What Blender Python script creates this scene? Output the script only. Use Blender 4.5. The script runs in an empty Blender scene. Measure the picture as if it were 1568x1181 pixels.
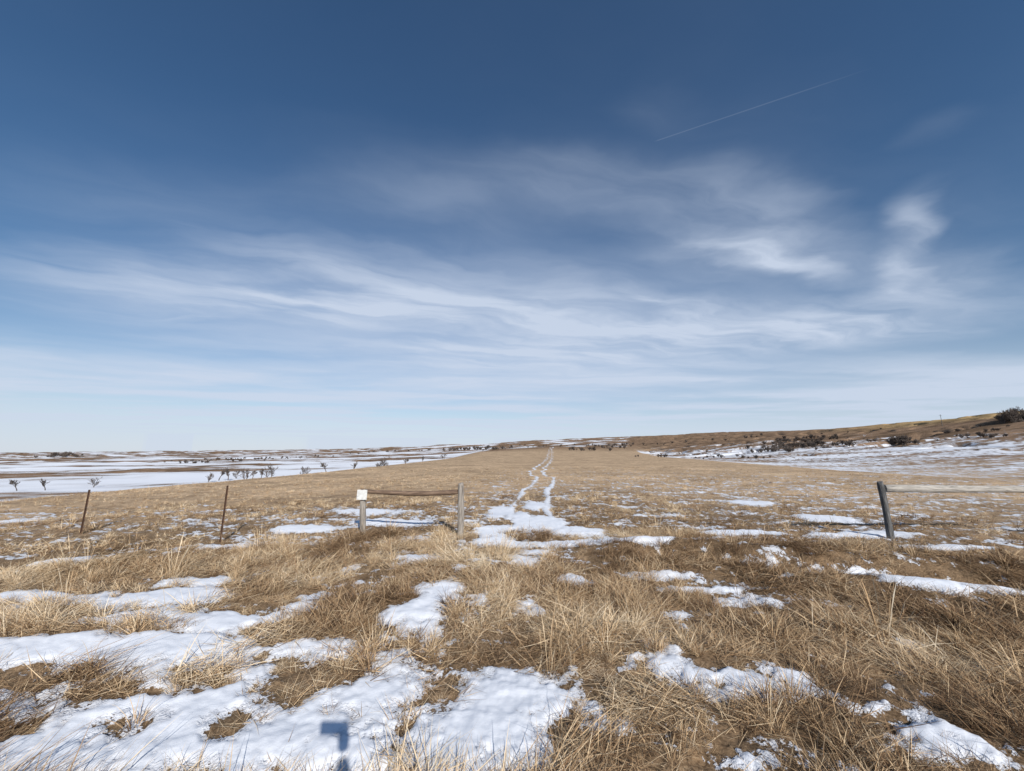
import bpy, bmesh, numpy as np, math, random
from mathutils import Vector, Matrix
random.seed(5)
scene=bpy.context.scene
CZ=1.7; F=612.0; PITCH=math.radians(9.92); SP,CP=math.sin(PITCH),math.cos(PITCH)

# ------------------------------------------------------------ noise
_r=np.random.RandomState(3); PERM=_r.permutation(256)
GX=np.cos(np.arange(256)*2*np.pi/256); GY=np.sin(np.arange(256)*2*np.pi/256)
def perlin(x,y,s=0):
    xi=np.floor(x).astype(np.int64); yi=np.floor(y).astype(np.int64)
    fx=x-xi; fy=y-yi
    u=fx*fx*fx*(fx*(fx*6-15)+10); v=fy*fy*fy*(fy*(fy*6-15)+10)
    def g(ix,iy,dx,dy):
        h=PERM[(PERM[(ix+s*17)&255]+iy)&255]
        return GX[h]*dx+GY[h]*dy
    a=g(xi,yi,fx,fy); b=g(xi+1,yi,fx-1,fy); c=g(xi,yi+1,fx,fy-1); d=g(xi+1,yi+1,fx-1,fy-1)
    return 1.5*((a+(b-a)*u)*(1-v)+(c+(d-c)*u)*v)
def fbm(x,y,o=4,s=0,g=.5):
    r=0; a=1; n=0
    for i in range(o):
        r=r+a*perlin(x*2**i+i*13.7,y*2**i-i*7.3,s+i); n+=a; a*=g
    return r/n*1.4
def ss(t): 
    t=np.clip(t,0,1); return t*t*(3-2*t)

# ------------------------------------------------------------ terrain
prof={
-1.28:[(10,-5),(40,-7),(90,-8),(150,-9.3),(300,-10),(700,-9),(1500,4),(3000,18)],
-.8:[(10,-5),(50,-7),(110,-7.8),(170,-8.2),(300,-8),(700,-5),(1500,7),(3000,32)],
-.4:[(10,-4),(80,-6),(150,-6.5),(220,-6.5),(400,-5),(700,-2),(1500,14),(3000,48)],
-.14:[(10,-2),(110,-3),(180,-3.5),(300,-3),(500,1),(1000,15),(2000,52),(3000,70)],
.08:[(10,0),(50,0),(100,.3),(200,1.2),(400,6),(600,13),(900,21),(1500,60)],
.35:[(10,0),(100,0),(200,-.5),(260,-1),(350,1),(500,8),(800,27),(1200,60)],
.65:[(10,-1),(50,-1.2),(80,-1.5),(120,-.6),(200,2),(300,8),(450,22),(600,34),(1000,64)],
.95:[(10,-1),(50,-1.3),(90,-.8),(150,2),(200,6.0),(280,15),(400,31),(450,38),(900,48)],
1.28:[(10,-1),(35,-1),(65,-.6),(110,2),(150,6.5),(200,15),(260,29),(300,37),(500,42)]}
NL=240; NP=181
lr=np.linspace(math.log(5),math.log(9000),NL)
phs=[];rows=[]
for a in sorted(prof):
    k=math.sqrt(1+a*a); p=prof[a]
    phs.append(math.atan(a)); rows.append(np.interp(lr,[math.log(q[0]*k) for q in p],[q[1] for q in p]))
phs=[-math.pi,-2.0]+phs+[2.0,math.pi]; rows=[rows[0]*0,rows[0]]+rows+[rows[-1],rows[0]*0]
rows=np.array(rows); pg=np.linspace(-math.pi,math.pi,NP)
TAB=np.array([np.interp(pg,phs,rows[:,j]) for j in range(NL)]).T
ker=np.exp(-np.linspace(-2,2,9)**2); ker/=ker.sum()
TAB=np.apply_along_axis(lambda r:np.convolve(np.pad(r,4,mode='edge'),ker,'valid'),1,TAB)
k2=np.array([.25,.5,.25]); TAB=np.apply_along_axis(lambda r:np.convolve(np.pad(r,1,mode='edge'),k2,'valid'),0,TAB)
def table(ph,R):
    fx=np.clip((ph+math.pi)/(2*math.pi)*(NP-1),0,NP-1.001); fy=np.clip((np.log(np.maximum(R,5))-lr[0])/(lr[-1]-lr[0])*(NL-1),0,NL-1.001)
    i=fx.astype(int); j=fy.astype(int); u=fx-i; v=fy-j
    return (TAB[i,j]*(1-u)+TAB[i+1,j]*u)*(1-v)+(TAB[i,j+1]*(1-u)+TAB[i+1,j+1]*u)*v
def weights(X,Y):
    Yp=np.maximum(Y,0)
    wl=ss((-18-X)/50); wr=ss((X-24-.22*Yp)/25); wc=ss((Y-300)/400)
    return wl,wr,wc
def seg_d(X,Y,ax,ay,bx,by):
    dx,dy=bx-ax,by-ay; t=np.clip(((X-ax)*dx+(Y-ay)*dy)/(dx*dx+dy*dy),0,1)
    return np.hypot(X-ax-t*dx,Y-ay-t*dy),t
def base_h(X,Y):
    R=np.hypot(X,Y); ph=np.arctan2(X,Y)
    fld=np.interp(Y,[0,50,100,200,400,600,900,1500],[0,0,.3,1.2,6,13,21,52])-.012*np.maximum(0,-X-5)
    wl,wr,wc=weights(X,Y); w=np.maximum(np.maximum(wl,wr),wc)
    z=fld*(1-w)+table(ph,R)*w
    gul=np.abs(fbm(X/60,Y/60,4,6))
    z=z+w*(8*ss((R-400)/1200)*fbm(X/200,Y/200,5,2)+1.5*ss((R-90)/300)*fbm(X/55,Y/55,4,5)-4.0*ss((R-140)/200)*ss((.14-gul)/.14)*wr)
    z=z+.10*fbm(X/5,Y/5,3,9)*ss((R-1.5)/4)*(1-ss((R-60)/100))
    d,t=seg_d(X,Y,2.7,7.4,9.5,4.6)
    z=z-.30*np.exp(-(d/.42)**2)+.09*np.exp(-((d-.8)/.4)**2)
    return z

# ------------------------------------------------------------ snow cover
def gpos(px,py):
    a=(px-784)/F; b=(590-py)/F; t=CZ/-(SP+b*CP); return a*t,(CP-b*SP)*t,t
patch=[(60,1008,160,22),(200,998,210,26),(330,990,85,20),(100,1085,130,28),(260,1070,160,48),(330,1120,160,48),(90,1150,130,45),(230,1165,150,42),(430,1130,140,52),(560,1030,62,38),(480,990,75,15),(570,1070,75,65),(520,1165,130,32),
(760,1075,115,48),(760,1130,130,52),(680,1165,95,32),(830,1060,60,34),(900,1100,45,14),
(45,912,55,10),(130,916,50,9),(20,932,30,7),(30,790,30,3),(300,888,60,8),(260,915,75,16),(210,945,60,10),(340,950,80,18),(210,918,35,8),(100,855,30,6),
(470,925,30,18),(530,868,13,6),(670,905,38,14),(645,935,44,20),(635,965,38,17),(730,922,18,9),(640,861,30,8),(803,859,20,9),(885,890,18,11),(805,930,14,9),(700,875,8,4),
(1040,942,26,9),(962,1000,18,9),(1030,1010,30,28),(1110,1035,62,18),(1130,1060,62,15),(1205,1035,55,20),(1010,880,50,6),(1090,900,65,6),(1150,918,50,6),
(1350,882,62,16),(1430,900,70,12),(1480,912,60,8),(1540,905,60,10),(1330,1075,50,8),(1430,1130,62,26),(1405,982,24,6),(1170,1162,42,14),(1210,1178,45,9),(1390,1110,28,12),
(880,833,140,5),(760,815,34,9),(800,800,16,16),(765,785,16,12),(835,803,30,12),(885,815,40,7),(820,775,16,6),(950,832,70,4),(760,830,45,6),
(600,800,60,4),(470,808,50,5),(560,785,40,4),(820,845,30,5),(330,835,20,3),(365,832,24,4),(1270,795,40,7),(1130,817,70,4),(1440,842,70,4),(1330,820,80,4),(1150,770,30,4)]
hole=[(50,1048,75,12),(150,1062,75,18),(320,1028,38,16),(480,1035,75,34),(185,1118,22,9),(358,1112,22,10),(655,1058,45,34),(40,1115,50,12),(0,1040,60,12),(420,955,30,18),(885,1150,42,42),(560,960,30,18),(300,1180,30,8),(790,818,14,5),(850,822,12,3),(640,1110,18,16)]
def toW(L):
    o=[]
    for px,py,rx,ry in L:
        x0,y0,t0=gpos(px,py-ry); x1,y1,t1=gpos(px,py+ry); x,y,t=gpos(px,py)
        o.append((x,(y0+y1)/2,rx/F*t,(y0-y1)/2))
    return o
PW=toW(patch); HW=toW(hole)
trackY=[2,9,12,15,20,25.3,33,47,70,117,250,420,620]; trackX=[.2,.3,.3,.4,.75,1.7,2.5,3.4,5.4,10.6,23.5,40,61]
def snow(X,Y):
    R=np.hypot(X,Y)
    near=R<110
    s=np.full(X.shape,-1.2)
    x=X[near]; y=Y[near]
    wx=x+.24*fbm(x*1.6,y*1.6,5,21,.65); wy=y+.24*fbm(x*1.6,y*1.6,5,31,.65)
    v=np.full(x.shape,-3.0)
    for cx,cy,rx,ry in PW:
        d=np.sqrt(((wx-cx)/rx)**2+((wy-cy)/ry)**2); v=np.maximum(v,(1.13-d)*math.sqrt(rx*ry))
    for cx,cy,rx,ry in HW:
        d=np.sqrt(((wx-cx)/rx)**2+((wy-cy)/ry)**2); v=np.minimum(v,(d-.95)*math.sqrt(rx*ry))
    fine=fbm(x*7,y*7,4,43,.7)
    sn=np.clip(v/.24,-1.3,1.3)+.74*fbm(x*2.6,y*2.6,4,41,.65)+.48*fine+.02
    bias=np.interp(y,[2.5,5,6.5,9,16,30,50,75,90],[-.60,-.56,-.50,-.27,-.28,-.44,-.68,-.95,-1.2])
    left=ss((-x-1)/4); bias=bias-.75*left*ss((y-13)/4)-.12*left*(1-ss((y-7)/2))
    bias=bias+.20*np.exp(-((x+3.2)/2.6)**2-((y-12)/2.5)**2)+.08*ss((x-4)/6)*ss((y-8)/4)*(1-ss((y-40)/30))
    bg=.80*fbm(x*.8,y*1.1,4,51,.6)+1.20*fbm(x*3.6,y*5.5,5,55,.75)+bias
    s[near]=np.maximum(sn,bg)
    wl,wr,wc=weights(X,Y)
    far=R>=22
    fx=X[far];fy=Y[far];fR=R[far]; ph=np.arctan2(fx,fy)
    L=ss((-fx-22)/25)
    sl=.22-.35*ss((fR-500)/900)+1.9*fbm(fx/190,fy/60,6,61,.55)+.45*fbm(fx/16,fy/16,4,63)+.45*(1-ss((fR-200)/130))
    zr=table(ph,fR)
    sr=np.interp(zr,[-2,1.5,3.5,6,9,16,26,40],[.02,.12,.24,.05,-.20,-.45,-.75,-.9])+1.2*fbm(fx/1.5,fy/2.6,5,71,.85)*(1-ss((fR-260)/300))+.8*fbm(fx/50,fy/18,6,75,.6)
    sc=-.22+1.6*fbm(fx/90,fy/60,6,81,.6)
    ctr=ss((fy-480)/250)*(1-L)
    f=np.full(fx.shape,-1.2)+.5*fbm(fx/9,fy/9,4,85)
    Rr=wr[far]*ss((ph-.25)/.15)
    nv=s[far]; f=np.where(fR<110,f*ss((fR-70)/40)+nv*(1-ss((fR-70)/40)),f)
    Rr=ss(Rr*4.0)
    out=f*(1-L)*(1-Rr)*(1-ctr)+sl*L+(sr*Rr*(1-ctr)+sc*ctr*(1-.7*Rr)-.45*ctr*Rr)*(1-L)
    s[far]=out
    tx=np.interp(Y,trackY,trackX); wob=.3*fbm(Y/7,Y*0+3.3,3,91)*(1+Y/60)+.5*np.sin(Y/11)*ss((Y-14)/10)*ss((80-Y)/40)
    on=(Y>11)&(Y<640)
    hw=.14+.0011*Y; off=.55+.0020*Y
    for sg in(-1,1):
        d=np.abs(X-tx-wob-sg*off)
        rs=1.0*(1-d/hw)+1.2*fbm(X*.9+sg*9,Y*.35,5,95,.7)-.22
        rs=np.clip(rs,-1,1)
        s=np.where(on,np.maximum(s,rs),s)
    return np.clip(s,-1.2,1.3)

# ------------------------------------------------------------ node helper
def mat(name):
    m=bpy.data.materials.new(name); m.use_nodes=True; nt=m.node_tree
    b=nt.nodes['Principled BSDF']; b.inputs['Specular IOR Level'].default_value=.2
    return m,nt,b
def dmat(name):
    m=bpy.data.materials.new(name); m.use_nodes=True; nt=m.node_tree
    nt.nodes.remove(nt.nodes['Principled BSDF']); b=nt.nodes.new('ShaderNodeBsdfDiffuse'); nt.links.new(b.outputs[0],nt.nodes['Material Output'].inputs[0])
    return m,nt,b
def N(nt,t,**k):
    n=nt.nodes.new(t)
    for a,v in k.items(): setattr(n,a,v)
    return n
def M(nt,op,a,b=None,c=None,clamp=False):
    n=nt.nodes.new('ShaderNodeMath'); n.operation=op; n.use_clamp=clamp
    for i,v in enumerate((a,b,c)):
        if v is None: continue
        if isinstance(v,(int,float)): n.inputs[i].default_value=v
        else: nt.links.new(v,n.inputs[i])
    return n.outputs[0]
def MR(nt,v,a,b,c=0,d=1,smooth=True):
    n=nt.nodes.new('ShaderNodeMapRange'); n.interpolation_type='SMOOTHSTEP' if smooth else 'LINEAR'
    nt.links.new(v,n.inputs[0])
    for i,q in zip((1,2,3,4),(a,b,c,d)): n.inputs[i].default_value=q
    return n.outputs[0]
def noise(nt,vec,scale,detail=4,rough=.5,dist=0):
    n=nt.nodes.new('ShaderNodeTexNoise'); n.inputs['Scale'].default_value=scale; n.inputs['Detail'].default_value=detail
    n.inputs['Roughness'].default_value=rough; n.inputs['Distortion'].default_value=dist
    if vec is not None: nt.links.new(vec,n.inputs['Vector'])
    return n.outputs['Fac']
def mix(nt,f,a,b,bt='MIX'):
    n=nt.nodes.new('ShaderNodeMix'); n.data_type='RGBA'; n.blend_type=bt
    for s,v in ((n.inputs['Factor'],f),(n.inputs['A'],a),(n.inputs['B'],b)):
        if isinstance(v,(int,float)): s.default_value=v
        elif isinstance(v,tuple): s.default_value=v+(1,) if len(v)==3 else v
        else: nt.links.new(v,s)
    return n.outputs['Result']
def ramp(nt,f,st):
    n=nt.nodes.new('ShaderNodeValToRGB'); e=n.color_ramp.elements
    while len(e)<len(st): e.new(.5)
    for q,(p,c) in zip(e,st): q.position=p; q.color=c+(1,)
    nt.links.new(f,n.inputs[0]); return n.outputs[0]

# ------------------------------------------------------------ ground mesh
front=np.radians(np.arange(-60,60.01,.2)); back=np.radians(np.arange(64,297,5.0))
ang=np.concatenate([front,back]); nA=len(ang)
rad=np.concatenate([[.15,.4,.8,1.2],np.exp(np.arange(math.log(1.6),math.log(420),.0085)),np.exp(np.arange(math.log(423),math.log(9000),.012))]); nR=len(rad)
A,RR=np.meshgrid(ang,rad,indexing='ij')
X=(RR*np.sin(A)).ravel(); Y=(RR*np.cos(A)).ravel(); Rr=RR.ravel()
Z=base_h(X,Y); S=snow(X,Y)
nearf=1-ss((Rr-25)/30)
Z+=nearf*(.035*ss((S+.15)/.9)+(.022*fbm(X*5,Y*5,3,101)+.014*fbm(X*2,Y*2,2,103)+.012*fbm(X*14,Y*14,2,105))*np.where(S>.1,.5,1.0))
X=np.append(X,0);Y=np.append(Y,0);Z=np.append(Z,0);S=np.append(S,-.5)
idx=np.arange(nA*nR).reshape(nA,nR); nx=np.roll(idx,-1,axis=0)
q=np.stack([idx[:,:-1],idx[:,1:],nx[:,1:],nx[:,:-1]],-1).reshape(-1,4)[:, ::-1]
tri=np.stack([idx[:,0],nx[:,0],np.full(nA,nA*nR)],-1)[:, ::-1]
me=bpy.data.meshes.new('ground'); nv=len(X)
me.vertices.add(nv); me.vertices.foreach_set('co',np.stack([X,Y,Z],-1).astype(np.float32).ravel())
me.loops.add(q.size+tri.size); me.loops.foreach_set('vertex_index',np.concatenate([q.ravel(),tri.ravel()]).astype(np.int32))
me.polygons.add(len(q)+len(tri))
me.polygons.foreach_set('loop_start',np.concatenate([np.arange(len(q))*4,q.size+np.arange(len(tri))*3]).astype(np.int32))
me.update(calc_edges=True); me.validate()
me.polygons.foreach_set('use_smooth',np.ones(len(me.polygons),dtype=bool))
at=me.attributes.new('snow','FLOAT','POINT'); at.data.foreach_set('value',S.astype(np.float32))
def tone(X,Y):
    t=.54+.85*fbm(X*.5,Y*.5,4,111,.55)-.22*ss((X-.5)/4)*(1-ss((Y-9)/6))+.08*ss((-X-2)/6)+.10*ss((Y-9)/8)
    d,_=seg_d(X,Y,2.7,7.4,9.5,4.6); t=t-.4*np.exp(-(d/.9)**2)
    return np.clip(t,0,1)
R_=np.hypot(X,Y); ph=np.arctan2(X,Y); zr=table(ph,R_); wl,wr,wc=weights(X,Y)
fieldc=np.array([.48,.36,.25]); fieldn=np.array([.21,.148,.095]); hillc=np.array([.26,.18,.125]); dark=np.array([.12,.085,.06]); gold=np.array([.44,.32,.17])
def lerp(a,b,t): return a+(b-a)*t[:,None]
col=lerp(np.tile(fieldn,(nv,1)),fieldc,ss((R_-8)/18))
hw=np.maximum(wl,np.maximum(wr*ss((ph-.2)/.2)*ss((R_-80)/100),wc)); col=lerp(col,hillc,hw)
col=lerp(col,gold,wr*ss((zr-22)/7)*ss((ph-.6)/.2)*.85)
n1=fbm(X/45,Y/22,5,121,.65); col=lerp(col,dark,hw*ss((n1+.02)/.3)*.8*(1-.6*ss((zr-24)/6)))
n2=fbm(X/7,Y/7,5,125,.65); col=col*(1+.42*n2)[:,None]; col=np.clip(col,.03,.6)
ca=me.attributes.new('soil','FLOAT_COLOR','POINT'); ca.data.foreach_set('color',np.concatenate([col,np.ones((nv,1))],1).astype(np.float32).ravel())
ground=bpy.data.objects.new('ground',me); scene.collection.objects.link(ground)
m,nt,b=dmat('prairie_ground'); L=nt.links
tc=N(nt,'ShaderNodeTexCoord').outputs['Object']
a1=N(nt,'ShaderNodeAttribute',attribute_name='snow').outputs['Fac']; a2=N(nt,'ShaderNodeAttribute',attribute_name='soil').outputs['Color']
nf=noise(nt,tc,9,5,.65); nm=noise(nt,tc,1.2,5,.7); ng=noise(nt,tc,45,2,.6)
sv=M(nt,'ADD',a1,M(nt,'MULTIPLY',M(nt,'SUBTRACT',nf,.5),1.3)); sv=M(nt,'ADD',sv,M(nt,'MULTIPLY',M(nt,'SUBTRACT',ng,.5),1.1))
sm=MR(nt,sv,-.05,.12)
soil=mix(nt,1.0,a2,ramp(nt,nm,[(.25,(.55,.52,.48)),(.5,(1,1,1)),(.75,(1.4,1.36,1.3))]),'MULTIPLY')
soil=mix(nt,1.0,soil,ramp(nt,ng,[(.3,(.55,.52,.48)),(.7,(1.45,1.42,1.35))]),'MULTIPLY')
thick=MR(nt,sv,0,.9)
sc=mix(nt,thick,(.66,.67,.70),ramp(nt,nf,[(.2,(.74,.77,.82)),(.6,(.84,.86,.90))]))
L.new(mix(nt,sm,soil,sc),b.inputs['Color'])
bp=N(nt,'ShaderNodeBump'); bp.inputs['Distance'].default_value=.03; bp.inputs['Strength'].default_value=.6
sf=MR(nt,sv,.1,.5,1,.35)
L.new(M(nt,'ADD',M(nt,'MULTIPLY',sm,.45),M(nt,'MULTIPLY',sf,M(nt,'ADD',M(nt,'MULTIPLY',nf,.6),M(nt,'MULTIPLY',ng,.25)))),bp.inputs['Height']); L.new(bp.outputs[0],b.inputs['Normal'])
me.materials.append(m)

def gz(x,y):
    return float(base_h(np.array([float(x)]),np.array([float(y)]))[0])

# ------------------------------------------------------------ grass
gm,nt,b=dmat('dry_grass_blades'); L=nt.links
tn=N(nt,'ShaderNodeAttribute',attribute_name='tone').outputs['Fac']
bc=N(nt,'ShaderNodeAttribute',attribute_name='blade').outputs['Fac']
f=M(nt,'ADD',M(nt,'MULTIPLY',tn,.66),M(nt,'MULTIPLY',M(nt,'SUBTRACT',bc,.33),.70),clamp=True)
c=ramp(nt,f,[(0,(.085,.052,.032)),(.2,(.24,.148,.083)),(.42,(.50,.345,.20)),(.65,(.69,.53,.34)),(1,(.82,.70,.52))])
L.new(c,b.inputs['Color'])
def blades(name,n,kind,w,seed,k=3):
    rr=random.Random(seed); V=[];Fc=[];B=[]
    for i in range(n):
        th=rr.uniform(0,2*math.pi); r=rr.uniform(0,1)**.6
        if kind=='tuft':
            bx,by=.055*r*math.cos(th),.055*r*math.sin(th); ln=rr.uniform(.06,.21); lean=rr.uniform(.15,1.1)*(.4+r); d=th+rr.gauss(0,.6); bend=rr.uniform(.3,1.4)
        elif kind=='mat':
            bx,by=.15*r*math.cos(th),.15*r*math.sin(th); ln=rr.uniform(.08,.28); lean=rr.uniform(1.0,1.58); d=rr.gauss(0,1.0) if rr.random()<.65 else rr.uniform(0,6.28); bend=rr.uniform(-.2,.4)
        else:
            bx,by=.05*r*math.cos(th),.05*r*math.sin(th); ln=rr.uniform(.18,.38); lean=rr.uniform(.0,.6); d=th; bend=rr.uniform(0,.5)
        z=rr.uniform(-.01,.02)+(.025*rr.random() if kind=='mat' else 0); p=Vector((bx,by,z))
        col=min(1,max(0,rr.gauss(.5,.28))); side=rr.uniform(0,math.pi)
        tw=Vector((-math.sin(d),math.cos(d),0)) if kind!='tuft' else Vector((math.cos(side),math.sin(side),0))
        if kind=='mat': tw=(tw+Vector((0,0,rr.uniform(-.7,.7)))).normalized()
        ww=w*rr.uniform(.5,1.25)
        s0=len(V)
        for j in range(k+1):
            t=j/k; wd=ww*(1-t**1.5*.95)*.5
            if kind=='stalk': wd=ww*.35*(2.2 if t>.7 else 1)*(1.02-t**6)
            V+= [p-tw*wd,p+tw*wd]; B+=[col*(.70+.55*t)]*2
            an=lean+bend*t; p=p+Vector((math.sin(an)*math.cos(d),math.sin(an)*math.sin(d),math.cos(an)))*(ln/k)
            if p.z<.004: p.z=.004+rr.random()*.012
        for j in range(k): Fc.append((s0+2*j,s0+2*j+1,s0+2*j+3,s0+2*j+2))
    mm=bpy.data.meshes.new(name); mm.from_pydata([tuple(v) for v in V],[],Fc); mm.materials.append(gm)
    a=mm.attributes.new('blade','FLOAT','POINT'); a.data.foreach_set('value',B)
    return bpy.data.objects.new(name,mm)
def collection(name,obs):
    c=bpy.data.collections.new(name)
    for o in obs: c.objects.link(o)
    return c
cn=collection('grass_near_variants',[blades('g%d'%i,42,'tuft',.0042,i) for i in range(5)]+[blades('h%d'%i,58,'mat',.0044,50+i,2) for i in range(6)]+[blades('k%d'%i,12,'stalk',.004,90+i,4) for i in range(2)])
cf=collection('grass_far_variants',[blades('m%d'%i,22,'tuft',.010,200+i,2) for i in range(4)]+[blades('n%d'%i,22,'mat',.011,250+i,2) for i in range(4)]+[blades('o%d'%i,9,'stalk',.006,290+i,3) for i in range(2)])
def scatter(name,P,rot,scl,idx,tn,coll,realize=False):
    mm=bpy.data.meshes.new(name); mm.vertices.add(len(P)); mm.vertices.foreach_set('co',P.astype(np.float32).ravel())
    for nme,ty,arr,key in (('rot','FLOAT_VECTOR',rot,'vector'),('scl','FLOAT',scl,'value'),('idx','INT',idx,'value'),('tone','FLOAT',tn,'value')):
        a=mm.attributes.new(nme,ty,'POINT'); a.data.foreach_set(key,np.ascontiguousarray(arr.astype(np.int32 if ty=='INT' else np.float32)).ravel())
    o=bpy.data.objects.new(name,mm); scene.collection.objects.link(o)
    g=bpy.data.node_groups.new(name+'_scatter','GeometryNodeTree')
    g.interface.new_socket('Geometry',in_out='INPUT',socket_type='NodeSocketGeometry'); g.interface.new_socket('Geometry',in_out='OUTPUT',socket_type='NodeSocketGeometry')
    gi=g.nodes.new('NodeGroupInput'); go=g.nodes.new('NodeGroupOutput'); ip=g.nodes.new('GeometryNodeInstanceOnPoints'); ci=g.nodes.new('GeometryNodeCollectionInfo')
    ci.inputs['Collection'].default_value=coll; ci.inputs['Separate Children'].default_value=True; ci.inputs['Reset Children'].default_value=True
    def na(n,t):
        q=g.nodes.new('GeometryNodeInputNamedAttribute'); q.data_type=t; q.inputs['Name'].default_value=n
        return [s for s in q.outputs if s.enabled and s.name=='Attribute'][0]
    e=g.nodes.new('FunctionNodeEulerToRotation'); g.links.new(na('rot','FLOAT_VECTOR'),e.inputs[0])
    g.links.new(gi.outputs[0],ip.inputs['Points']); g.links.new(ci.outputs[0],ip.inputs['Instance']); ip.inputs['Pick Instance'].default_value=True
    g.links.new(na('idx','INT'),ip.inputs['Instance Index']); g.links.new(e.outputs[0],ip.inputs['Rotation']); g.links.new(na('scl','FLOAT'),ip.inputs['Scale'])
    last=ip.outputs[0]
    if realize:
        rz=g.nodes.new('GeometryNodeRealizeInstances'); g.links.new(last,rz.inputs[0]); last=rz.outputs[0]
    g.links.new(last,go.inputs[0])
    md=o.modifiers.new('scatter','NODES'); md.node_group=g
    return o
rs=np.random.RandomState(11)
def sector(r0,r1,dens,half):
    n=int(dens*half*(r1*r1-r0*r0)); a=rs.uniform(-half,half,n); r=np.sqrt(rs.uniform(r0*r0,r1*r1,n))
    return r*np.sin(a),r*np.cos(a)
def make(bands,name,coll,pick,half=1.0):
    Ps=[];Ro=[];Sc=[];Id=[];Tn=[]
    for r0,r1,dens,sc in bands:
        x,y=sector(r0,r1,dens,half); s=snow(x,y); t=tone(x,y)
        dn=fbm(x*1.3,y*1.3,3,131)
        poke=(s>=-.02)&(s<.7)&(rs.rand(len(x))<.12)
        keep=((s+.2*rs.randn(len(x))<-.06)&(rs.rand(len(x))<.8+.6*dn))|poke
        wl,wr,wc=weights(x,y); keep&=(wl<.6)&(wr<.08)
        x,y,s,t,dn,poke=[q[keep] for q in(x,y,s,t,dn,poke)]; z=base_h(x,y); n=len(x)
        Ps.append(np.stack([x,y,z+.0],-1))
        flow=fbm(x*.35,y*.35,2,141)*4+1.0
        Ro.append(np.stack([rs.randn(n)*.15,rs.randn(n)*.15,flow+rs.randn(n)*.7],-1))
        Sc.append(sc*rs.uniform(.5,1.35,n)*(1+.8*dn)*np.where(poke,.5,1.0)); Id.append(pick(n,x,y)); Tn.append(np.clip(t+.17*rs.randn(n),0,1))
    return scatter(name,np.concatenate(Ps),np.concatenate(Ro),np.concatenate(Sc),np.concatenate(Id),np.concatenate(Tn),coll,True)
def pick_n(n,x,y):
    u=rs.rand(n); tall=np.clip(.012+.07*np.exp(-((y-8.3)/.9)**2),0,1)
    tuft=.33+.35*fbm(x*.5,y*.5,2,151)
    return np.where(u<tall,rs.randint(11,13,n),np.where(u<tall+tuft,rs.randint(0,5,n),rs.randint(5,11,n)))
def pick_f(n,x,y):
    u=rs.rand(n); return np.where(u<.03,rs.randint(8,10,n),np.where(u<.42,rs.randint(0,4,n),rs.randint(4,8,n)))
make([(1.4,6,140,.95),(6,10,85,1.0)],'dry_grass',cn,pick_n)
make([(9.7,18,38,.66),(18,35,11,.58),(35,60,2.4,.6)],'dry_grass_field',cf,pick_f)

# ------------------------------------------------------------ wood / metal materials
def wood(name,c0,c1,c2):
    m,nt,b=mat(name); L=nt.links; tc=N(nt,'ShaderNodeTexCoord').outputs['Object']
    mp=N(nt,'ShaderNodeMapping'); mp.inputs['Scale'].default_value=(14,14,1.2); L.new(tc,mp.inputs[0])
    n=noise(nt,mp.outputs[0],3,7,.65,.4); L.new(ramp(nt,n,[(.3,c0),(.5,c1),(.7,c2)]),b.inputs['Base Color'])
    bp=N(nt,'ShaderNodeBump'); bp.inputs['Distance'].default_value=.01; bp.inputs['Strength'].default_value=.8; L.new(n,bp.inputs['Height']); L.new(bp.outputs[0],b.inputs['Normal'])
    b.inputs['Roughness'].default_value=.85; return m
W1=wood('weathered_wood',(.10,.085,.07),(.27,.24,.21),(.42,.385,.34)); W2=wood('dark_weathered_wood',(.03,.03,.03),(.10,.10,.10),(.24,.23,.22)); W3=wood('grey_rail_wood',(.12,.11,.10),(.36,.335,.30),(.50,.47,.42)); W4=wood('brown_rail_wood',(.06,.04,.03),(.17,.115,.08),(.30,.21,.15))
rm,nt,b=mat('rusty_steel'); n=noise(nt,N(nt,'ShaderNodeTexCoord').outputs['Object'],25,6,.6); nt.links.new(ramp(nt,n,[(.3,(.04,.03,.025)),(.7,(.15,.08,.05))]),b.inputs['Base Color']); b.inputs['Roughness'].default_value=.8
wm,nt,b=mat('galvanised_wire'); n=noise(nt,N(nt,'ShaderNodeTexCoord').outputs['Object'],8); nt.links.new(ramp(nt,n,[(.3,(.10,.08,.07)),(.7,(.25,.23,.21))]),b.inputs['Base Color']); b.inputs['Metallic'].default_value=.4; b.inputs['Roughness'].default_value=.6
sg,nt,b=mat('white_sign_paint'); n=noise(nt,N(nt,'ShaderNodeTexCoord').outputs['Object'],12,5); nt.links.new(ramp(nt,n,[(.3,(.50,.50,.48)),(.6,(.70,.70,.68))]),b.inputs['Base Color'])
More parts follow.
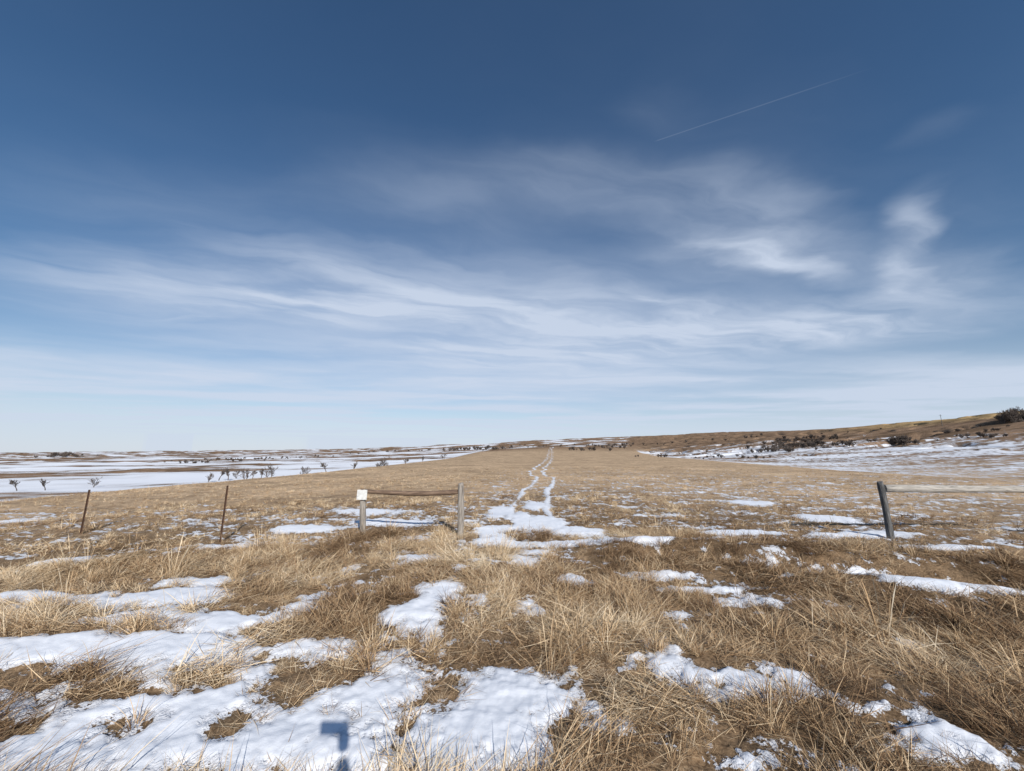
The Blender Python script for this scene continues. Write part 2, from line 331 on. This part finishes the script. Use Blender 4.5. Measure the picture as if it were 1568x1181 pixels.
def pole(name,p0,p1,r0,r1,mt,seed=0,seg=18,sides=14,sag=0):
    rr=np.random.RandomState(seed); p0=Vector(p0);p1=Vector(p1); ax=(p1-p0); Ln=ax.length; V=[];Fc=[]
    ph0=rr.uniform(0,6,3)
    for i in range(seg+1):
        t=i/seg; r=(r0+(r1-r0)*t)*(1+.05*math.sin(t*9+ph0[0]))
        ox=.012*math.sin(t*5+ph0[1])*min(1,Ln); oy=.012*math.sin(t*4+ph0[2])*min(1,Ln)
        for j in range(sides):
            a=2*math.pi*j/sides; q=r*(1+.05*math.sin(3*a+ph0[1])+.03*rr.randn()*.6)*(0.86 if i==seg else 1)
            zz=t*Ln+(.012*math.sin(a+ph0[0]) if i>=seg-1 else 0)
            V.append((q*math.cos(a)+ox,q*math.sin(a)+oy,zz))
    for i in range(seg):
        for j in range(sides):
            k=(j+1)%sides; Fc.append((i*sides+j,i*sides+k,(i+1)*sides+k,(i+1)*sides+j))
    Fc.append(tuple(range(sides))[::-1]); Fc.append(tuple(seg*sides+j for j in range(sides)))
    mm=bpy.data.meshes.new(name); mm.from_pydata(V,[],Fc); mm.materials.append(mt)
    for p in mm.polygons: p.use_smooth=len(p.vertices)==4
    o=bpy.data.objects.new(name,mm); scene.collection.objects.link(o)
    o.matrix_world=Matrix.Translation(p0)@ax.to_track_quat('Z','Y').to_matrix().to_4x4()
    if sag:
        inv=o.matrix_world.inverted().to_3x3(); dn=inv@Vector((0,0,-1))
        for v in mm.vertices:
            t=v.co.z/Ln; v.co+=dn*sag*4*t*(1-t)
    return o
def empty(name):
    e=bpy.data.objects.new(name,None); scene.collection.objects.link(e); return e
def par(o,e): o.parent=e; return o
def box(name,c,s,mt,rot=(0,0,0),bev=.003):
    bm=bmesh.new(); bmesh.ops.create_cube(bm,size=1); bmesh.ops.scale(bm,vec=s,verts=bm.verts)
    if bev: bmesh.ops.bevel(bm,geom=bm.edges,offset=bev,segments=2,affect='EDGES')
    mm=bpy.data.meshes.new(name); bm.to_mesh(mm); bm.free(); mm.materials.append(mt)
    o=bpy.data.objects.new(name,mm); scene.collection.objects.link(o); o.location=c; o.rotation_euler=rot; return o
def wire(name,pts,r=.0016,barbs=True):
    cu=bpy.data.curves.new(name,'CURVE'); cu.dimensions='3D'; cu.bevel_depth=r; cu.bevel_resolution=0
    for p0,p1 in zip(pts[:-1],pts[1:]):
        sp=cu.splines.new('POLY'); sp.points.add(12); 
        for i in range(13):
            t=i/12; p=Vector(p0).lerp(Vector(p1),t); p.z-=.03*4*t*(1-t)/2; sp.points[i].co=(*p,1)
        if barbs:
            nb=int((Vector(p1)-Vector(p0)).length/.13)
            for i in range(nb):
                t=(i+.5)/nb; p=Vector(p0).lerp(Vector(p1),t); p.z-=.03*4*t*(1-t)/2
                sp=cu.splines.new('POLY'); sp.points.add(1); d=Vector((random.uniform(-.2,.2),random.uniform(-1,1),random.uniform(-1,1))).normalized()*.014
                sp.points[0].co=(*(p-d),1); sp.points[1].co=(*(p+d),1)
    cu.materials.append(wm); o=bpy.data.objects.new(name,cu); scene.collection.objects.link(o); return o

e=empty('wooden_fence_brace'); xA,yA,xB,yB=-3.37,9.35,-1.11,8.93
zA,zB=gz(xA,yA),gz(xB,yB)
par(pole('post_left',(xA+.03,yA,zA-.3),(xA,yA,zA+.93),.068,.062,W1,1),e)
par(pole('post_right',(xB-.01,yB,zB-.3),(xB+.01,yB,zB+1.12),.072,.064,W1,2),e)
par(pole('top_rail',(xA+.06,yA-.02,.89),(xB-.06,yB,.93),.048,.055,W4,3,sag=.035),e)
for k in range(3):
    par(wire('brace_wire_%d'%k,[(xA,yA,zA+.12+.1*k),(xB,yB,zB+.85-.05*k)],.0022,False),e)
s=empty('trail_sign'); par(box('plate',(xA,yA-.085,zA+.865),(.24,.012,.22),sg,(math.radians(-4),0,math.radians(-8))),s)
par(box('mount_strap',(xA,yA-.074,zA+.865),(.05,.012,.26),rm),s)
e=empty('wooden_fence_brace'); x1,y1=7.74,8.62; z1=gz(x1,y1); x2,y2=11.75,8.75; z2=gz(x2,y2)
par(pole('post_left',(x1+.06,y1,z1-.3),(x1-.02,y1,z1+1.14),.064,.056,W2,4),e)
par(pole('post_right',(x2,y2,z2-.3),(x2,y2,z2+1.10),.08,.072,W1,5),e)
par(pole('top_rail',(x1+.06,y1,z1+1.02),(x2-.05,y2,z1+.95),.080,.068,W3,6),e)
for k in range(3): par(wire('brace_wire_%d'%k,[(x1,y1,z1+.75-.22*k),(x2,y2,z2+.75-.22*k)],.002),e)
def tpost(x,y,h,lean):
    z=gz(x,y); e=empty('steel_fence_post'); 
    bm=bmesh.new(); pr=[(-.019,-.004),(.019,-.004),(.019,.002),(.003,.002),(.003,.030),(-.003,.030),(-.003,.002),(-.019,.002)]
    lo=[bm.verts.new((a,-b,-.3)) for a,b in pr]; hi=[bm.verts.new((a+lean,-b,h)) for a,b in pr]
    for i in range(8): bm.faces.new((lo[i],lo[(i+1)%8],hi[(i+1)%8],hi[i]))
    bm.faces.new(hi); 
    mm=bpy.data.meshes.new('t_section'); bm.to_mesh(mm); bm.free(); mm.materials.append(rm); o=bpy.data.objects.new('t_section',mm); scene.collection.objects.link(o); par(o,e)
    for k in range(int(h/.07)):
        b=box('stud_%d'%k,(lean*(.07*k+.06)/h,.008,.06+.07*k),(.012,.012,.014),rm,bev=0); par(b,e)
    e.location=(x,y,z); return (x,y,z)
tp=[tpost(-14.3,9.9,1.05,.02),tpost(-9.95,9.67,.98,.03),tpost(-5.9,8.5,1.12,.02)]
e=empty('barbed_wire_fence')
for k,h in enumerate((.32,.58,.84)):
    par(wire('strand_%d'%k,[(x,y-.02,z+h) for x,y,z in tp]+[(xA,yA-.06,zA+h)]),e)

# ------------------------------------------------------------ bare trees and shrubs
bk,nt,b=mat('bare_bark'); n=noise(nt,N(nt,'ShaderNodeTexCoord').outputs['Object'],6,5); nt.links.new(ramp(nt,n,[(.3,(.07,.055,.048)),(.7,(.17,.14,.12))]),b.inputs['Base Color']); b.inputs['Roughness'].default_value=.9
def tree_mesh(name,seed,H=5.0,stems=1,depth=5,r=.13,tw=.016,nseg=3):
    rr=random.Random(seed); V=[];Fc=[]
    def seg(p,q,r0,r1):
        d=(q-p).normalized(); u=d.orthogonal().normalized(); v=d.cross(u); s0=len(V)
        for c,rad_ in((p,r0),(q,r1)):
            for j in range(3):
                a=j*math.pi*2/3; V.append(tuple(c+(u*math.cos(a)+v*math.sin(a))*rad_))
        for j in range(3): Fc.append((s0+j,s0+(j+1)%3,s0+3+(j+1)%3,s0+3+j))
    def grow(p,d,ln,r0,dp):
        for i in range(nseg):
            d=(d+Vector((rr.gauss(0,.14),rr.gauss(0,.14),rr.gauss(.06,.06)))).normalized(); r1=max(tw,r0*.82); q=p+d*(ln/nseg); seg(p,q,r0,r1); p,r0=q,r1
            if dp>0 and (i>0 or dp<depth):
                for _ in range(rr.choice((1,2,2))):
                    ax=Vector((rr.gauss(0,1),rr.gauss(0,1),rr.gauss(0,.3))).normalized(); nd=(d*.8+ax*.65+Vector((0,0,.15))).normalized()
                    grow(p,nd,ln*rr.uniform(.5,.72),max(tw,r0*.55),dp-1)
    for s_ in range(stems):
        a=rr.uniform(0,6.28); k=0 if stems==1 else rr.uniform(.2,.8)
        grow(Vector((.3*k*math.cos(a),.3*k*math.sin(a),-.2)),Vector((k*math.cos(a),k*math.sin(a),1)).normalized(),H*.36*rr.uniform(.8,1.1),r/(stems**.5),depth if stems==1 else depth-1)
    mm=bpy.data.meshes.new(name); mm.from_pydata(V,[],Fc); mm.materials.append(bk)
    return mm,max(v[2] for v in V)
TM=[tree_mesh('bare_tree_mesh_%d'%i,i+3,5.0,1 if i<2 else 2,4,.17,.026) for i in range(4)]
SM=[bpy.data.objects.new('s%d'%i,tree_mesh('shrub_mesh_%d'%i,i+30,3.2,5,4,.09,.026)[0]) for i in range(3)]
cs=collection('shrub_variants',SM)
def vis_ground(px,py,y0=40):
    a=(px-784)/F; b=(590-py)/F; d=np.array([a,CP-b*SP,SP+b*CP]); d/=d[1]
    t=np.exp(np.linspace(math.log(y0),math.log(3500),1500)); zz=CZ+d[2]*t; h=base_h(d[0]*t,t)
    i=np.argmax(h>=zz) if (h>=zz).any() else -1
    return d[0]*t[i],t[i]
for i,(px,py,hp) in enumerate([(48,757,12),(90,757,22),(160,754,13),(330,742,16),(346,741,22),(360,741,25),(373,739,22),(386,737,20),(396,737,15),(409,735,18),(421,733,23),(470,728,14),(506,724,16),(545,722,15),(590,717,18),(583,718,10),(622,713,12),(650,710,12),(681,707,11)]):
    a=(px-784)/F
    Yt=(118 if px<200 else 145)+25*random.random()
    if px>500: Yt=200
    x,y=a*Yt*1.0,Yt; mm,hh=TM[i%4]
    o=bpy.data.objects.new('bare_tree',mm); scene.collection.objects.link(o)
    z=gz(x,y); top=CZ-((py-hp)-697)/F*Yt*.97; ht=min(8,max(3.2,top-z))*1.08
    o.location=(x,y,z); sc=ht/hh
    o.scale=(sc,sc,sc); o.rotation_euler=(0,0,random.uniform(0,6.28))
def thicket(name,pts,rx,ry,n,sc):
    P=[];
    for px,py in pts:
        cx,cy=vis_ground(px,py)
        for _ in range(n): P.append((cx+random.gauss(0,rx)*cy/F,cy+random.gauss(0,ry)))
    P=np.array(P); z=base_h(P[:,0],P[:,1]); n=len(P)
    return scatter(name,np.column_stack([P,z]),np.column_stack([np.zeros(n),np.zeros(n),rs.uniform(0,6.28,n)]),sc*rs.uniform(.35,1.2,n),rs.randint(0,3,n),rs.rand(n),cs)
thicket('shrub_thicket',[(1180,688),(1200,682),(1222,684),(1245,682),(1265,684),(1215,676),(1185,692),(1250,676),(1235,672)],14,8,13,1.7)
thicket('shrub_thicket',[(905,690),(935,686),(960,682),(925,684)],14,14,11,2.0)
thicket('shrub_thicket',[(1378,680),(1382,680)],4,3,5,1.9)
thicket('shrub_thicket',[(310,706),(350,704),(400,703),(440,702),(480,699),(330,708)],22,30,13,1.7)
thicket('shrub_thicket',[(715,688),(735,687),(755,688),(700,690)],14,25,14,3.2)
thicket('shrub_thicket',[(1552,645),(1562,644),(1572,644)],6,3,8,2.7)
thicket('shrub_thicket',[(1100,700),(1165,702),(1020,700),(1120,692)],20,8,7,.8)
thicket('shrub_thicket',[(80,699),(98,698),(116,699)],8,20,10,4.5)
thicket('shrub_thicket',[(820,684),(870,683),(990,681),(1060,676),(1130,672)],26,25,7,1.9)
thicket('shrub_thicket',[(1300,672),(1340,676),(1420,670),(1480,672),(1520,668),(1290,664),(1500,660)],30,10,9,1.0)
thicket('shrub_thicket',[(560,694),(600,692),(640,691),(800,684)],16,30,6,2.4)
px_,py_=vis_ground(1443,652); pz=gz(px_,py_)
e=empty('utility_pole'); par(pole('pole_shaft',(px_,py_,pz-.5),(px_,py_,pz+8),.16,.12,W2,8),e); par(box('cross_arm',(px_,py_,pz+7.4),(2.0,.14,.16),W2),e)

# ------------------------------------------------------------ photographer standing behind the camera (casts the shadow at the bottom)
jm,nt,b=mat('navy_jacket'); n=noise(nt,N(nt,'ShaderNodeTexCoord').outputs['Object'],18,5); nt.links.new(ramp(nt,n,[(.3,(.03,.04,.07)),(.7,(.05,.065,.11))]),b.inputs['Base Color'])
km,nt,b=mat('skin'); n=noise(nt,N(nt,'ShaderNodeTexCoord').outputs['Object'],10,5); nt.links.new(ramp(nt,n,[(.3,(.42,.25,.18)),(.7,(.55,.34,.25))]),b.inputs['Base Color'])
pm,nt,b=mat('phone_black'); n=noise(nt,N(nt,'ShaderNodeTexCoord').outputs['Object'],30,3); nt.links.new(ramp(nt,n,[(.3,(.015,.015,.017)),(.7,(.025,.025,.028))]),b.inputs['Base Color']); b.inputs['Roughness'].default_value=.3
def skin(name,verts,edges,mt,lev=2):
    mm=bpy.data.meshes.new(name); mm.from_pydata([v[0] for v in verts],edges,[]); mm.materials.append(mt)
    o=bpy.data.objects.new(name,mm); scene.collection.objects.link(o)
    md=o.modifiers.new('skin','SKIN'); md.use_smooth_shade=True
    for sv_,v in zip(mm.skin_vertices[0].data,verts): sv_.radius=(v[1],v[2] if len(v)>2 else v[1])
    mm.skin_vertices[0].data[0].use_root=True
    s_=o.modifiers.new('sub','SUBSURF'); s_.levels=lev; s_.render_levels=lev
    return o
pr=empty('photographer'); oy=-.62
body=[((0,oy,.95),.15,.12),((0,oy,1.15),.15,.11),((0,oy+.01,1.36),.17,.11),((0,oy+.02,1.47),.07,.07),((0,oy+.04,1.54),.06,.06),
((.17,oy+.02,1.39),.07,.07),((.22,oy+.14,1.25),.055,.055),((.20,oy+.28,1.36),.05,.05),((.09,oy+.50,1.60),.036,.036),
((-.17,oy+.02,1.39),.07,.07),((-.25,oy-.02,1.12),.052,.052),((-.26,oy+.05,.90),.045,.045),((-.25,oy+.08,.82),.036,.036),
((.10,oy,.86),.10,.10),((.12,oy+.02,.48),.065,.065),((.13,oy-.02,.09),.045,.045),((.14,oy+.17,.05),.045,.04),
((-.10,oy,.86),.10,.10),((-.12,oy+.02,.48),.065,.065),((-.13,oy-.02,.09),.045,.045),((-.14,oy+.17,.05),.045,.04)]
par(skin('clothed_body',body,[(0,1),(1,2),(2,3),(3,4),(2,5),(5,6),(6,7),(7,8),(2,9),(9,10),(10,11),(11,12),(0,13),(13,14),(14,15),(15,16),(0,17),(17,18),(18,19),(19,20)],jm),pr)
par(skin('head',[((0,oy+.05,1.60),.065,.075),((0,oy+.05,1.67),.078,.095),((0,oy+.045,1.74),.06,.075),((0,oy+.145,1.645),.012,.014)],[(0,1),(1,2),(0,3)],km),pr)
par(skin('raised_palm',[((.085,oy+.51,1.61),.028,.022),((.075,oy+.55,1.65),.036,.018),((.065,oy+.572,1.69),.034,.016)],[(0,1),(1,2)],km),pr)
for k in range(4):
    z0=1.65+.02*k; par(skin('raised_finger_%d'%k,[((.08,oy+.565,z0),.009),((.085,oy+.592,z0+.008),.0085),((.055-.004*abs(k-2),oy+.598,z0+.01),.0075)],[(0,1),(1,2)],km,1),pr)
par(skin('raised_thumb',[((.08,oy+.55,1.64),.011),((.06,oy+.56,1.665),.010),((.03,oy+.568,1.68),.009)],[(0,1),(1,2)],km,1),pr)
par(skin('lowered_palm',[((-.25,oy+.08,.82),.026,.02),((-.25,oy+.10,.77),.034,.016),((-.25,oy+.11,.73),.034,.014)],[(0,1),(1,2)],km),pr)
for k in range(4):
    par(skin('lowered_finger_%d'%k,[((-.275+.018*k,oy+.11,.725),.009),((-.275+.018*k,oy+.125,.685),.0085),((-.273+.018*k,oy+.145,.66-.006*(1-abs(k-1.5))),.0075)],[(0,1),(1,2)],km,1),pr)
par(skin('lowered_thumb',[((-.22,oy+.10,.77),.011),((-.20,oy+.12,.735),.010),((-.20,oy+.135,.71),.009)],[(0,1),(1,2)],km,1),pr)
par(box('phone',(-.01,oy+.583,1.69),(.158,.009,.078),pm,bev=.004),pr)

# ------------------------------------------------------------ camera, sun, sky
cam=bpy.data.cameras.new('camera'); co=bpy.data.objects.new('camera',cam); scene.collection.objects.link(co); scene.camera=co
cam.sensor_width=36; cam.lens=F/1568*36; cam.clip_start=.05; cam.clip_end=20000
co.location=(0,0,CZ); co.rotation_euler=(math.radians(90)+PITCH,0,0)
sd=Vector((1.13,-2.92,1.7)).normalized(); elev=math.asin(sd.z); az=math.atan2(sd.x,sd.y)
sun=bpy.data.lights.new('sun','SUN'); sun.energy=5.0; sun.angle=math.radians(.53); sun.color=(1,.955,.89)
so=bpy.data.objects.new('sun',sun); scene.collection.objects.link(so); so.rotation_euler=sd.to_track_quat('Z','Y').to_euler(); so.location=(20,-40,40)
w=bpy.data.worlds.new('World'); scene.world=w; w.use_nodes=True; nt=w.node_tree; L=nt.links
bg=nt.nodes['Background']; bg.inputs['Strength'].default_value=.10
sky=N(nt,'ShaderNodeTexSky',sky_type='NISHITA',sun_disc=False,sun_elevation=elev,sun_rotation=az); sky.altitude=600; sky.air_density=1.0; sky.dust_density=.3; sky.ozone_density=2.2
hs=N(nt,'ShaderNodeHueSaturation'); hs.inputs['Saturation'].default_value=1.20; hs.inputs['Value'].default_value=.93; L.new(sky.outputs[0],hs.inputs['Color'])
tc=N(nt,'ShaderNodeTexCoord').outputs['Generated']; sx=N(nt,'ShaderNodeSeparateXYZ'); L.new(tc,sx.inputs[0])
dz=M(nt,'MAXIMUM',sx.outputs[2],.04); u=M(nt,'DIVIDE',sx.outputs[0],dz); v=M(nt,'DIVIDE',sx.outputs[1],dz)
cb=N(nt,'ShaderNodeCombineXYZ'); L.new(u,cb.inputs[0]); L.new(v,cb.inputs[1]); uv=cb.outputs[0]
nw=N(nt,'ShaderNodeTexNoise'); nw.inputs['Scale'].default_value=1.1; nw.inputs['Detail'].default_value=5; L.new(uv,nw.inputs['Vector'])
vs=N(nt,'ShaderNodeVectorMath',operation='SUBTRACT'); L.new(nw.outputs['Color'],vs.inputs[0]); vs.inputs[1].default_value=(.5,.5,.5)
vm=N(nt,'ShaderNodeVectorMath',operation='SCALE'); L.new(vs.outputs[0],vm.inputs[0]); vm.inputs['Scale'].default_value=.75
va=N(nt,'ShaderNodeVectorMath',operation='ADD'); L.new(uv,va.inputs[0]); L.new(vm.outputs[0],va.inputs[1]); wv=va.outputs[0]
def blob(cx,cy,lx,ly,rot,amp):
    s=N(nt,'ShaderNodeVectorMath',operation='SUBTRACT'); L.new(wv,s.inputs[0]); s.inputs[1].default_value=(cx,cy,0)
    r=N(nt,'ShaderNodeVectorRotate',rotation_type='Z_AXIS'); L.new(s.outputs[0],r.inputs['Vector']); r.inputs['Angle'].default_value=-rot
    k=N(nt,'ShaderNodeVectorMath',operation='MULTIPLY'); L.new(r.outputs[0],k.inputs[0]); k.inputs[1].default_value=(1/lx,1/ly,0)
    l=N(nt,'ShaderNodeVectorMath',operation='LENGTH'); L.new(k.outputs[0],l.inputs[0])
    return MR(nt,l.outputs['Value'],1.0,0.0,0,amp)
bl=[(1.15,1.84,1.1,.42,.40,.58),(1.35,2.0,.8,.15,.42,.6),(.95,1.42,.5,.22,.3,.20),(1.95,1.86,.75,.18,.85,.75),(2.4,2.15,.75,.45,.5,.5),(-1.6,2.5,2.4,.95,.0,.70),(-.1,2.85,1.9,.75,.1,.5),(1.6,3.0,2.1,.85,.2,.68),(.85,2.45,.5,.13,.6,.5),(-.16,1.45,1.0,.42,0,.22),(.5,1.36,.9,.25,.1,.20),(.6,3.9,3.6,1.2,.0,.6),(2.9,2.9,1.6,1.0,.3,.45),(-.4,2.1,2.2,.6,.1,.28),(.47,1.0,.22,.14,.3,.07),(1.25,1.02,.15,.12,.3,.08),(-1.4,1.5,1.2,.5,.1,.12)]
tot=None
for q in bl:
    o=blob(*q); tot=o if tot is None else M(nt,'ADD',tot,o)
def streak(rot,sx_,sy_,scale,det,rough):
    r=N(nt,'ShaderNodeVectorRotate',rotation_type='Z_AXIS'); L.new(wv,r.inputs['Vector']); r.inputs['Angle'].default_value=rot
    k=N(nt,'ShaderNodeVectorMath',operation='MULTIPLY'); L.new(r.outputs[0],k.inputs[0]); k.inputs[1].default_value=(sx_,sy_,1)
    return noise(nt,k.outputs[0],scale,det,rough,.3)
st=streak(-.35,.6,2.2,1.5,7,.52); st2=streak(-.1,.35,1.0,.55,6,.5)
cl=M(nt,'MULTIPLY',tot,MR(nt,st,.25,.75,.30,1.15))
vfar=MR(nt,v,1.5,5.5,0,.92)
veil=M(nt,'MULTIPLY',vfar,MR(nt,st2,.3,.7,.55,1.0))
cl=M(nt,'ADD',cl,veil)
cl=M(nt,'ADD',cl,M(nt,'MULTIPLY',MR(nt,st2,.38,.75,.04,.34),MR(nt,v,.8,2.3,.25,1)))
cl=M(nt,'MAXIMUM',cl,MR(nt,sx.outputs[2],.19,.04,0,.90))
ax_,ay_,bx_,by_=.457,1.139,.966,.876; ln=math.hypot(bx_-ax_,by_-ay_); ux,uy=(bx_-ax_)/ln,(by_-ay_)/ln
al=M(nt,'ADD',M(nt,'MULTIPLY',M(nt,'SUBTRACT',u,ax_),ux),M(nt,'MULTIPLY',M(nt,'SUBTRACT',v,ay_),uy))
ac=M(nt,'ABSOLUTE',M(nt,'SUBTRACT',M(nt,'MULTIPLY',M(nt,'SUBTRACT',u,ax_),-uy),M(nt,'MULTIPLY',M(nt,'SUBTRACT',v,ay_),-ux)))
ct=M(nt,'MULTIPLY',MR(nt,ac,.004,0,0,.085),M(nt,'MULTIPLY',MR(nt,al,0,.02),MR(nt,al,ln*1.0,ln*.6)))
cl=M(nt,'ADD',cl,ct)
cl=M(nt,'MINIMUM',cl,1.0)
L.new(mix(nt,M(nt,'MULTIPLY',cl,.92),hs.outputs[0],(6.1,6.9,8.3)),bg.inputs['Color'])
scene.view_settings.view_transform='Standard'; scene.view_settings.look='None'; scene.view_settings.exposure=0
